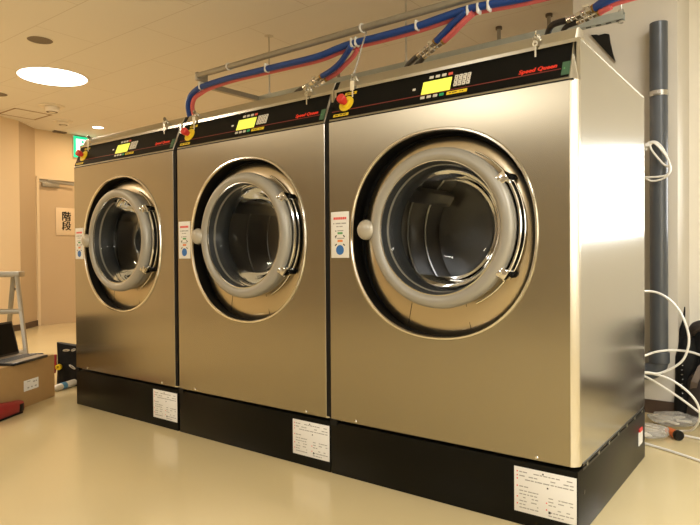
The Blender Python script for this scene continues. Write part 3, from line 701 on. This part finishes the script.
tubing('white tube arching out from behind the machine over the pipe, the highest loop', [(2.90, 1.12, .715), (2.947, 1.3, .714), (3.0, 1.32, .70), (3.052, 1.32, .66), (3.094, 1.31, .60), (3.122, 1.3, .512), (3.117, 1.3, .441), (3.086, 1.3, .376), (3.0, 1.3, .318), (2.947, 1.26, .322), (2.90, 1.12, .34)])
tubing('white tube curving in a low arch across the pipe to the black backpack', [(2.88, 1.12, .38), (2.947, 1.28, .405), (2.99, 1.3, .422), (3.052, 1.33, .430), (3.12, 1.335, .428), (3.185, 1.3, .415), (3.26, 1.28, .38), (3.36, 1.2, .30), (3.45, 1.1, .15), (3.50, 1.05, .02), (3.60, .98, .007)])
tubing('white tube in a wide low loop down to the floor in front of the backpack', [(2.88, 1.1, .32), (2.94, 1.28, .314), (3.03, 1.3, .298), (3.111, 1.3, .25), (3.158, 1.3, .191), (3.165, 1.32, .12), (3.13, 1.38, .05), (3.08, 1.46, .012), (3.0, 1.46, .0065), (2.90, 1.49, .0065), (2.80, 1.5, .0065)])
tubing('white tube slanting down from the pillar towards the floor at right', [(2.90, 1.33, .30), (2.96, 1.37, .262), (3.057, 1.4, .196), (3.156, 1.4, .127), (3.25, 1.38, .06), (3.33, 1.34, .008), (3.42, 1.3, .0065)])
tubing('white tube lying on the floor in front of the clear plastic bags', [(2.87, 1.19, .0065), (2.967, 1.15, .0065), (3.075, 1.103, .0065), (3.202, 1.03, .0065), (3.35, .93, .0065)])
tubing('white tube lying on the floor between the two clear plastic bags', [(2.82, 1.44, .0065), (2.95, 1.415, .0065), (3.03, 1.405, .0065), (3.151, 1.385, .0065), (3.32, 1.33, .0065)])

def blob(mk, rx, ry, h, seed, sub=5, rough=.2, crush=.0):
    """crumpled sack: a displaced, flattened dome standing on z=0"""
    m = MB(mk); r = random.Random(seed)
    bmesh.ops.create_icosphere(m.bm, subdivisions=sub, radius=1)
    ph = [(V((r.uniform(-1, 1), r.uniform(-1, 1), r.uniform(-1, 1))).normalized(), r.uniform(2, 7), r.uniform(0, 6), r.uniform(.3, 1)) for _ in range(14)]
    for v in m.bm.verts:
        d = v.co.copy(); n = sum(a*abs(math.sin(f*d.dot(ax)+p)) for ax, f, p, a in ph)/14
        k = 1-rough+rough*2*n
        v.co = V((d.x*rx*k, d.y*ry*k, max(d.z*.5+.5, .0)*h*k))
    return m
t = thing('plastic_bag', 'crumpled clear plastic bag with pale fittings on the floor by the pillar skirting', 'plastic bag', (3.01, 1.60, .003))
blob('clearplastic', .13, .13, .06, 4, 4, .45).build('bag_film', t, angle=20)
for i, (x, y, a) in enumerate(((-.05, -.02, .4), (.0, -.04, -.5), (.05, .0, .2), (.02, .04, 1.1))):
    MB('paper').obox((x, y, .012+.006*i), ((math.cos(a), math.sin(a), 0), (-math.sin(a), math.cos(a), 0), (0, 0, 1)), (.035, .012, .004), 0, .002).build('pale_fitting', t)
t = thing('plastic_bag', 'crumpled clear plastic bag on the floor behind the orange capped tube', 'plastic bag', (2.935, 1.28, .003))
blob('clearplastic', .12, .10, .07, 9, 4, .45).build('bag_film', t, angle=20)
MB('paper').obox((-.02, -.02, .012), ((.8, .6, 0), (-.6, .8, 0), (0, 0, 1)), (.05, .03, .003), 0, .001).build('pale_leaflet', t)
t = thing('capped_tube', 'short orange tube with a round black cap lying on the floor at right', 'tube', (3.055, 1.345, .0))
MB('orange').cyl((-.035, .045, .022), (.012, -.012, .022), .017, 18, 0, .021).build('orange_body', t)
MB('black').lathe([(0, -.001), (.021, -.001), (.0235, .004), (.0235, .022), (.021, .026), (0, .026)], (.012, -.012, .0236), V((.047, -.057, 0)), 24).build('black_cap', t)

def backpack():
    t = thing('backpack', 'black backpack leaning upright against the pale wall beside the pillar', 'backpack', (3.165, 1.80, 0))
    b = MB('bagblack'); bm = b.bm
    def body(mb, w, d, h, cx, cy, z0, n=24, lean=.0, pw=2.6):
        lev = 12; rings = []
        for i in range(lev+1):
            f = i/lev; k = (1-max(0, (f-.72)/.28)**2*.45)*(1-max(0, (.08-f)/.08)*.12)*(1+.03*math.sin(9*f+cx*40))
            ring = []
            for j in range(n):
                a = 2*PI*j/n; c, s = math.cos(a), math.sin(a); q = (abs(c)**pw+abs(s)**pw)**(-1/pw)
                ring.append(mb.bm.verts.new((cx+c*q*w*k, cy+s*q*d*k+lean*f, z0+h*f)))
            rings.append(ring)
        for A, B in zip(rings, rings[1:]):
            for j in range(n): mb.bm.faces.new((A[j], A[(j+1) % n], B[(j+1) % n], B[j]))
        mb.bm.faces.new(rings[0][::-1]); mb.bm.faces.new(rings[-1])
    body(b, .19, .13, .50, .015, .10, .0, lean=.05); b.build('main_compartment', t)
    b = MB('bagbrown'); body(b, .13, .06, .26, .02, -.065, .02, lean=.04); b.build('front_pocket', t)
    b = MB('bagblack'); body(b, .062, .09, .44, -.125, .03, .0, 16, .04); b.build('side_pocket', t)
    s = MB('strap')
    def band(pts, w, th=.004):
        for a, c in zip(pts, pts[1:]):
            a, c = V(a), V(c); d = (c-a).normalized(); s_ = d.cross(V((0, -1, 0.05))).normalized(); s.obox((a+c)/2, (d, s_, d.cross(s_)), ((c-a).length/2+.004, w, th), 0, .001)
    band([(-.085, -.065, .16), (-.07, -.11, .22), (-.045, -.09, .29), (.0, -.03, .345), (.04, .0, .40)], .016); s.build('webbing_strap', t)
    MB('bagbrown').tube([(-.10, .02, .46), (-.075, -.03, .50), (-.02, -.03, .515), (.04, .0, .50), (.07, .06, .46)], [.018, .028, .03, .028, .018], 10, 0, 5).build('grab_handle', t)
    MB('bagblack').tube([(-.150, .05, .38), (-.148, .05, .46), (-.144, .05, .52), (-.140, .06, .60)], [.04, .022, .008, .003], 8, 0, 4).build('strap_tip', t)
    z = MB('zinc')
    for i in range(9): z.cyl((-.135+.004*math.sin(i*2), -.075, .12+.025*i), (-.130, -.080, .122+.025*i), .0025, 6)
    z.build('zip_teeth', t)
backpack()

# ------------------------------------------------------------------ left side of the room
def ladder():
    w = V((.61, .79, 0)); f = V((.79, -.61, 0)); T = V((-1.229, .20, .772)); up = V((0, 0, 1))
    t = thing('step_ladder', 'aluminium folding step ladder standing behind the cardboard box', 'ladder', (T.x, T.y, 0)); O = V((T.x, T.y, 0))
    W0 = .42                                          # width at the top
    def bar(name, a, b, hw, hd, mk='alu', par=t):
        a, b = V(a)-O, V(b)-O; d = (b-a).normalized(); s = (w-d*w.dot(d)).normalized()
        return MB(mk).obox((a+b)/2, (d, s, d.cross(s)), ((b-a).length/2, hw, hd), 0, .003).build(name, par)
    fb, ob = .20, .20
    def rail(side, z):
        k = 1-z/.772
        base = T.copy() if side > 0 else T-w*W0
        p = base+f*(fb*k)+w*(ob*k*side*.6 if side > 0 else -ob*k*.6); p.z = z; return p
    r1 = bar('front_rail', rail(1, .76), rail(1, .012), .013, .024); r2 = bar('front_rail', rail(-1, .76), rail(-1, .012), .013, .024)
    for q, s in ((r1, 1), (r2, -1)):
        p = rail(s, .014)-O; MB('rubber').obox(p, (w, f, up), (.016, .026, .0135), 0, .003).build('rubber_foot', q)
    for z in (.195, .497):
        a, b = rail(1, z), rail(-1, z); MB('alu').obox((a+b)/2-O-f*.02, ((a-b).normalized(), f, up), ((a-b).length/2, .045, .017), 0, .004).build('step', t)
    MB('alu').obox(T-w*W0/2-f*.06-O+up*.002, (w, f, up), (W0/2+.02, .085, .021), 0, .005).build('top_platform', t)
    for s in (1, -1):
        top = (T-w*.05 if s > 0 else T-w*(W0-.05))-f*.10; top.z = .752; bot = top-f*.22-w*(.22 if s > 0 else -.10)*(.55); bot.z = .012
        r = bar('rear_leg', top, bot, .016, .016); p = bot.copy(); p.z = .0136; MB('rubber').obox(p-O, (w, f, up), (.015, .02, .0133), 0, .003).build('rubber_foot', r)
    a = rail(1, .66); b = (T-w*.05)-f*.13; b.z = .655; bar('spreader_arm', a, b, .004, .009, 'zinc')
ladder()

bu = V((-.505, .863, 0)).normalized(); bv = V((-.863, -.505, 0)).normalized()   # along the visible face / away from it
BO = V((-.066, -.418, 0)); ang = math.atan2(bu.y, bu.x)
t = thing('cardboard_box', 'brown cardboard box with a white label, laptop on top, beside the leftmost machine', 'box', BO, 0)
def bl_(a, b, z): return bu*a+bv*b+V((0, 0, z))
L, Wd, Hh = .513, .40, .272
b = MB('card', 'carddark'); b.obox(bl_(L/2-.03, Wd/2, Hh/2), (bu, bv, (0, 0, 1)), (L/2+.03, Wd/2, Hh/2), 0, .003)
b.obox(bl_(L/2-.03, Wd/2, Hh+.0004), (bu, bv, (0, 0, 1)), (L/2+.028, .0015, .0006), 1); b.build('carton', t)
b = MB('white', 'ink'); b.obox(bl_(.275, -.0012, .128), (bu, bv, (0, 0, 1)), (.068, .0012, .032))
for i, (a, z, wd) in enumerate(((.300, .142, .02), (.322, .142, .012), (.245, .113, .016), (.278, .113, .012), (.315, .113, .018), (.25, .150, .03))): b.obox(bl_(a, -.0027, z), (bu, bv, (0, 0, 1)), (wd/2, .0004, .004 if i < 5 else .002), 1)
b.build('shipping_label', t)
def laptop():
    t = thing('laptop', 'open black laptop standing on top of the cardboard box', 'laptop', BO+bl_(.25, .07, Hh)); o = bl_(.25, .07, 0)
    def at(a, b, z): return bl_(a, b, z)-o
    u0, u1, v0, v1 = .085, .405, -.028, .165; um, vm = (u0+u1)/2, (v0+v1)/2; Z = V((0, 0, 1))
    d = MB('laptop', 'laptopgrey'); d.obox(at(um, vm, .0085), (bu, bv, Z), ((u1-u0)/2, (v1-v0)/2, .0082), 0, .004)
    d.obox(at(um, vm, .0172), (bu, bv, Z), ((u1-u0)/2-.006, (v1-v0)/2-.006, .0006), 1); dk = d.build('keyboard_deck', t)
    k = MB('keys')
    for i in range(11):
        for j in range(5): k.obox(at(u0+.025+i*.027, v0+.075+j*.0185, .0187), (bu, bv, Z), (.0115, .0078, .0009))
    k.build('keys', dk)
    lean = (bv*.24+Z).normalized(); nrm = bu.cross(lean)
    c = at(um, v1+.004, .020)+lean*.107
    l = MB('laptop', 'panel'); l.obox(c, (bu, lean, nrm), ((u1-u0)/2, .105, .0045), 0, .004); l.obox(c-nrm*.0047 if nrm.dot(bv) > 0 else c+nrm*.0047, (bu, lean, nrm), ((u1-u0)/2-.012, .092, .0004), 1)
    l.build('screen', t)
    MB('laptopgrey').cyl(at(u0+.02, v1, .017), at(u1-.02, v1, .017), .006, 10).build('hinge', t)
laptop()
cb = [bl_(.36, .195, Hh+.006), bl_(.42, .18, Hh+.008), bl_(.45, .13, Hh+.007), bl_(.475, .10, Hh+.006), bl_(.485, .06, Hh+.006)]
tag(MB('blackhose').tube([BO+p for p in cb], .006, 8, 0, 6).build('black_cable'), 'short black cable lying on the cardboard box behind the laptop corner', 'cable')

def drill():
    P0 = BO+bl_(-.022, -.042, 0); t = thing('power_drill', 'red power drill lying on the floor in front of the cardboard box', 'drill', P0); Z = V((0, 0, 1))
    m = MB('toolred'); n = 20; rings = []
    for u, hw, hh, zc in ((.142, .018, .024, .034), (.138, .025, .032, .036), (.12, .028, .036, .039), (.06, .029, .039, .041), (.0, .030, .043, .045), (-.06, .031, .046, .048), (-.10, .028, .042, .048), (-.115, .02, .032, .048)):
        ring = []
        for k in range(n):
            a = 2*PI*k/n; c, s_ = math.cos(a), math.sin(a); q = (abs(c)**3.2+abs(s_)**3.2)**(-1/3.2)
            ring.append(m.bm.verts.new(bu*u+bv*c*q*hw+Z*(zc+s_*q*hh)))
        rings.append(ring)
    for A, B in zip(rings, rings[1:]):
        for k in range(n): m.bm.faces.new((A[k], A[(k+1) % n], B[(k+1) % n], B[k]))
    m.bm.faces.new(rings[0]); m.bm.faces.new(rings[-1][::-1]); m.build('motor_body', t)
    MB('black').obox(bu*.110-bv*.0275+Z*.034, (bu, bv, Z), (.018, .002, .022), 0, .002).build('black_inset', t)
    g = MB('rubber'); g.obox(bu*.02-bv*.012+Z*.0055, (bu, bv, Z), (.10, .018, .005), 0, .002); g.build('rubber_guard', t)
    c = MB('black', 'zinc'); c.tube([bu*-.113+Z*.044, bu*-.125+Z*.044, bu*-.16+Z*.044, bu*-.17+Z*.044], [.022, .022, .018, .010], 18); c.cyl(bu*-.168+Z*.044, bu*-.25+Z*.044, .0035, 8, 1); c.build('chuck', t)
    hd = (bu*-.75+bv*.66).normalized(); hs = hd.cross(Z); ho = bu*-.09+Z*.03
    h = MB('toolred'); h.obox(ho+hd*.07, (hd, hs, Z), (.07, .024, .020), 0, .010); h.build('handle', t)
    b = MB('black'); b.obox(ho+hd*.165, (hd, hs, Z), (.03, .05, .028), 0, .006); b.build('battery', t)
drill()

def tool_bag():
    t = thing('tool_bag', 'black tool bag with clips and a red strap, between the cardboard box and leftmost machine', 'bag', (-.55, .32, 0))
    m = MB('bagblack'); lev = 10; n = 28; rings = []
    ax = V((.80, .60, 0)); ay = V((-.60, .80, 0))
    for i in range(lev+1):
        f = i/lev; ring = []
        for j in range(n):
            a = 2*PI*j/n; c, s_ = math.cos(a), math.sin(a); q = (abs(c)**3+abs(s_)**3)**(-1/3)
            x = c*q*.16; y = s_*q*(.075*(1-.55*f)+.008*math.sin(5*a+3*f))
            top = .305-.055*(x+.16)/.32 if f > .5 else .28       # left corner stands higher
            ring.append(m.bm.verts.new(ax*x*(1-.04*math.sin(PI*f))+ay*y+V((0, 0, f*(.285-.11*(x+.10) if x > -.10 else .285+.25*(-.10-x))))))
        rings.append(ring)
    for A, B in zip(rings, rings[1:]):
        for j in range(n): m.bm.faces.new((A[j], A[(j+1) % n], B[(j+1) % n], B[j]))
    m.bm.faces.new(rings[0][::-1]); m.bm.faces.new(rings[-1]); m.build('bag_body', t)
    b = MB('strapred'); 
    for x, z, h_ in ((-.150, .165, .055), (-.158, .14, .05)): b.obox(ax*x-ay*.062+V((0, 0, z)), (ax, ay, (0, 0, 1)), (.012, .012, h_), 0, .004)
    b.build('red_strap', t)
    y = MB('yellow', 'ink'); o = ax*-.115-ay*.078+V((0, 0, .135))
    y.lathe([(.008, -.010), (.020, -.010), (.020, .010), (.008, .010)], o, tuple(-ay), 24, close=True); y.build('yellow_tape', t)
    c = MB('zinc')
    def ring(x, z, rx, rz, tilt):
        pts = []
        for k in range(14):
            a = 2*PI*k/14; dx, dz = math.cos(a)*rx, math.sin(a)*rz
            pts.append(ax*(x+dx*math.cos(tilt)-dz*math.sin(tilt))-ay*(.082-.10*max(0, z-.1)+.006*math.sin(a))+V((0, 0, z+dx*math.sin(tilt)+dz*math.cos(tilt))))
        c.tube(pts, .0035, 6, closed=True)
    ring(.045, .165, .026, .010, .7); ring(-.02, .135, .024, .008, -.6); ring(-.065, .25, .022, .006, .1); ring(-.015, .252, .015, .006, .4)
    c.build('metal_clip', t)
    p = MB('tube'); p.tube([ax*.0+V((0, 0, .22)), ax*.015+V((0, 0, .29)), ax*.035+V((0, 0, .325))], [.018, .014, .02], 10); p.build('white_bottle_neck', t)
tool_bag()
t = thing('sealant_tube', 'white sealant tube with a blue band lying on the floor before the black tool bag', 'tube', (-.435, .075, 0))
a = V((-.02, .01, .020)); b = V((-.10, .21, .024)); d = b-a
m = MB('tube', 'tubeblue', 'inkdark'); m.tube([a-d*.22, a, a+d*.1, b], [.006, .011, .022, .024], 16); m.build('tube_body', t)
MB('tubeblue').cyl(a+d*.30, a+d*.48, .0245, 18).build('blue_band', t)
MB('inkdark').cyl(a-d*.26, a-d*.20, .008, 10).build('dark_tip', t)
tag(MB('paper').prism([(-.70, .10, .001), (-.54, .165, .001), (-.58, .21, .001), (-.73, .14, .001)], (0, 0, .002)).build('leaflet'), 'white leaflet lying flat on the floor under the black tool bag edge', 'paper')

# ------------------------------------------------------------------ light
def area(name, loc, rot, sx, sy, power, col, shape='RECTANGLE', spread=PI):
    l = bpy.data.lights.new(name, 'AREA'); l.shape = shape; l.size = sx; l.size_y = sy; l.energy = power; l.color = col; l.spread = spread
    o = bpy.data.objects.new(name, l); COL.objects.link(o); o.location = loc; o.rotation_euler = rot; return o
WARM = (1., .87, .70); NEUT = (1., .985, .965)
area('ceiling_level_light', (-2.12, .93, 2.585), (0, 0, 0), .6, .6, 42, WARM, 'DISK')
area('ceiling_level_light', (.7, -4.3, 2.58), (0, 0, 0), .65, .65, 54, (1., .94, .84), 'DISK')
area('ceiling_level_light', (3.4, -3.6, 2.58), (0, 0, 0), .65, .65, 60, NEUT, 'DISK')
area('ceiling_level_light', (-2.2, -2.6, 2.58), (0, 0, 0), .65, .65, 42, WARM, 'DISK')
area('ceiling_level_light', (5.2, -1.0, 2.58), (0, 0, 0), .65, .65, 54, NEUT, 'DISK')
area('ceiling_level_light', (-3.84, 2.40, 2.58), (0, 0, 0), .16, .16, 12, (1., .72, .42), 'DISK')
area('ceiling_level_light', (-3.2, -.9, 2.58), (0, 0, 0), .5, .5, 36, (1., .76, .50), 'DISK')
area('side_fill_light', (6.45, -2.2, 1.5), (0, -PI/2, 0), 1.6, 3.2, 62, (1., .97, .90))  # added fill to brighten the right side; this wall has no window
area('ceiling_level_light', (3.6, .6, 2.585), (0, 0, 0), .5, .5, 14, NEUT, 'DISK')  # added neutral fill for the right side, no fitting there
area('window_daylight', (4.08, 2.32, 1.30), (PI/2, 0, PI), 1.55, .62, 45, (1., .98, .93))
w = bpy.data.worlds.new('World'); SC.world = w; w.use_nodes = True
w.node_tree.nodes['Background'].inputs['Color'].default_value = (1., .95, .86, 1); w.node_tree.nodes['Background'].inputs['Strength'].default_value = 1.5

# ------------------------------------------------------------------ camera
cam = bpy.data.cameras.new('Camera'); co = bpy.data.objects.new('Camera', cam); COL.objects.link(co)
yaw, pitch, roll = (-0.64927, -0.01130, -0.00720)
f = V((math.sin(yaw)*math.cos(pitch), math.cos(yaw)*math.cos(pitch), math.sin(pitch))); r = V((math.cos(yaw), -math.sin(yaw), 0)); u = r.cross(f)
c_, s_ = math.cos(roll), math.sin(roll); r, u = r*c_+u*s_, u*c_-r*s_
mtx = Matrix((r, u, -f)).transposed().to_4x4(); mtx.translation = V((3.57311, -1.93176, .89750)); co.matrix_world = mtx
cam.sensor_fit = 'HORIZONTAL'; cam.sensor_width = 36; cam.lens = 604.48*36/700; cam.clip_start = .05
SC.camera = co
SC.view_settings.view_transform = 'Standard'; SC.view_settings.look = 'None'; SC.view_settings.exposure = 0
SC.cycles.use_denoising = True; SC.cycles.max_bounces = 10; SC.cycles.transparent_max_bounces = 12; SC.cycles.sample_clamp_indirect = 6
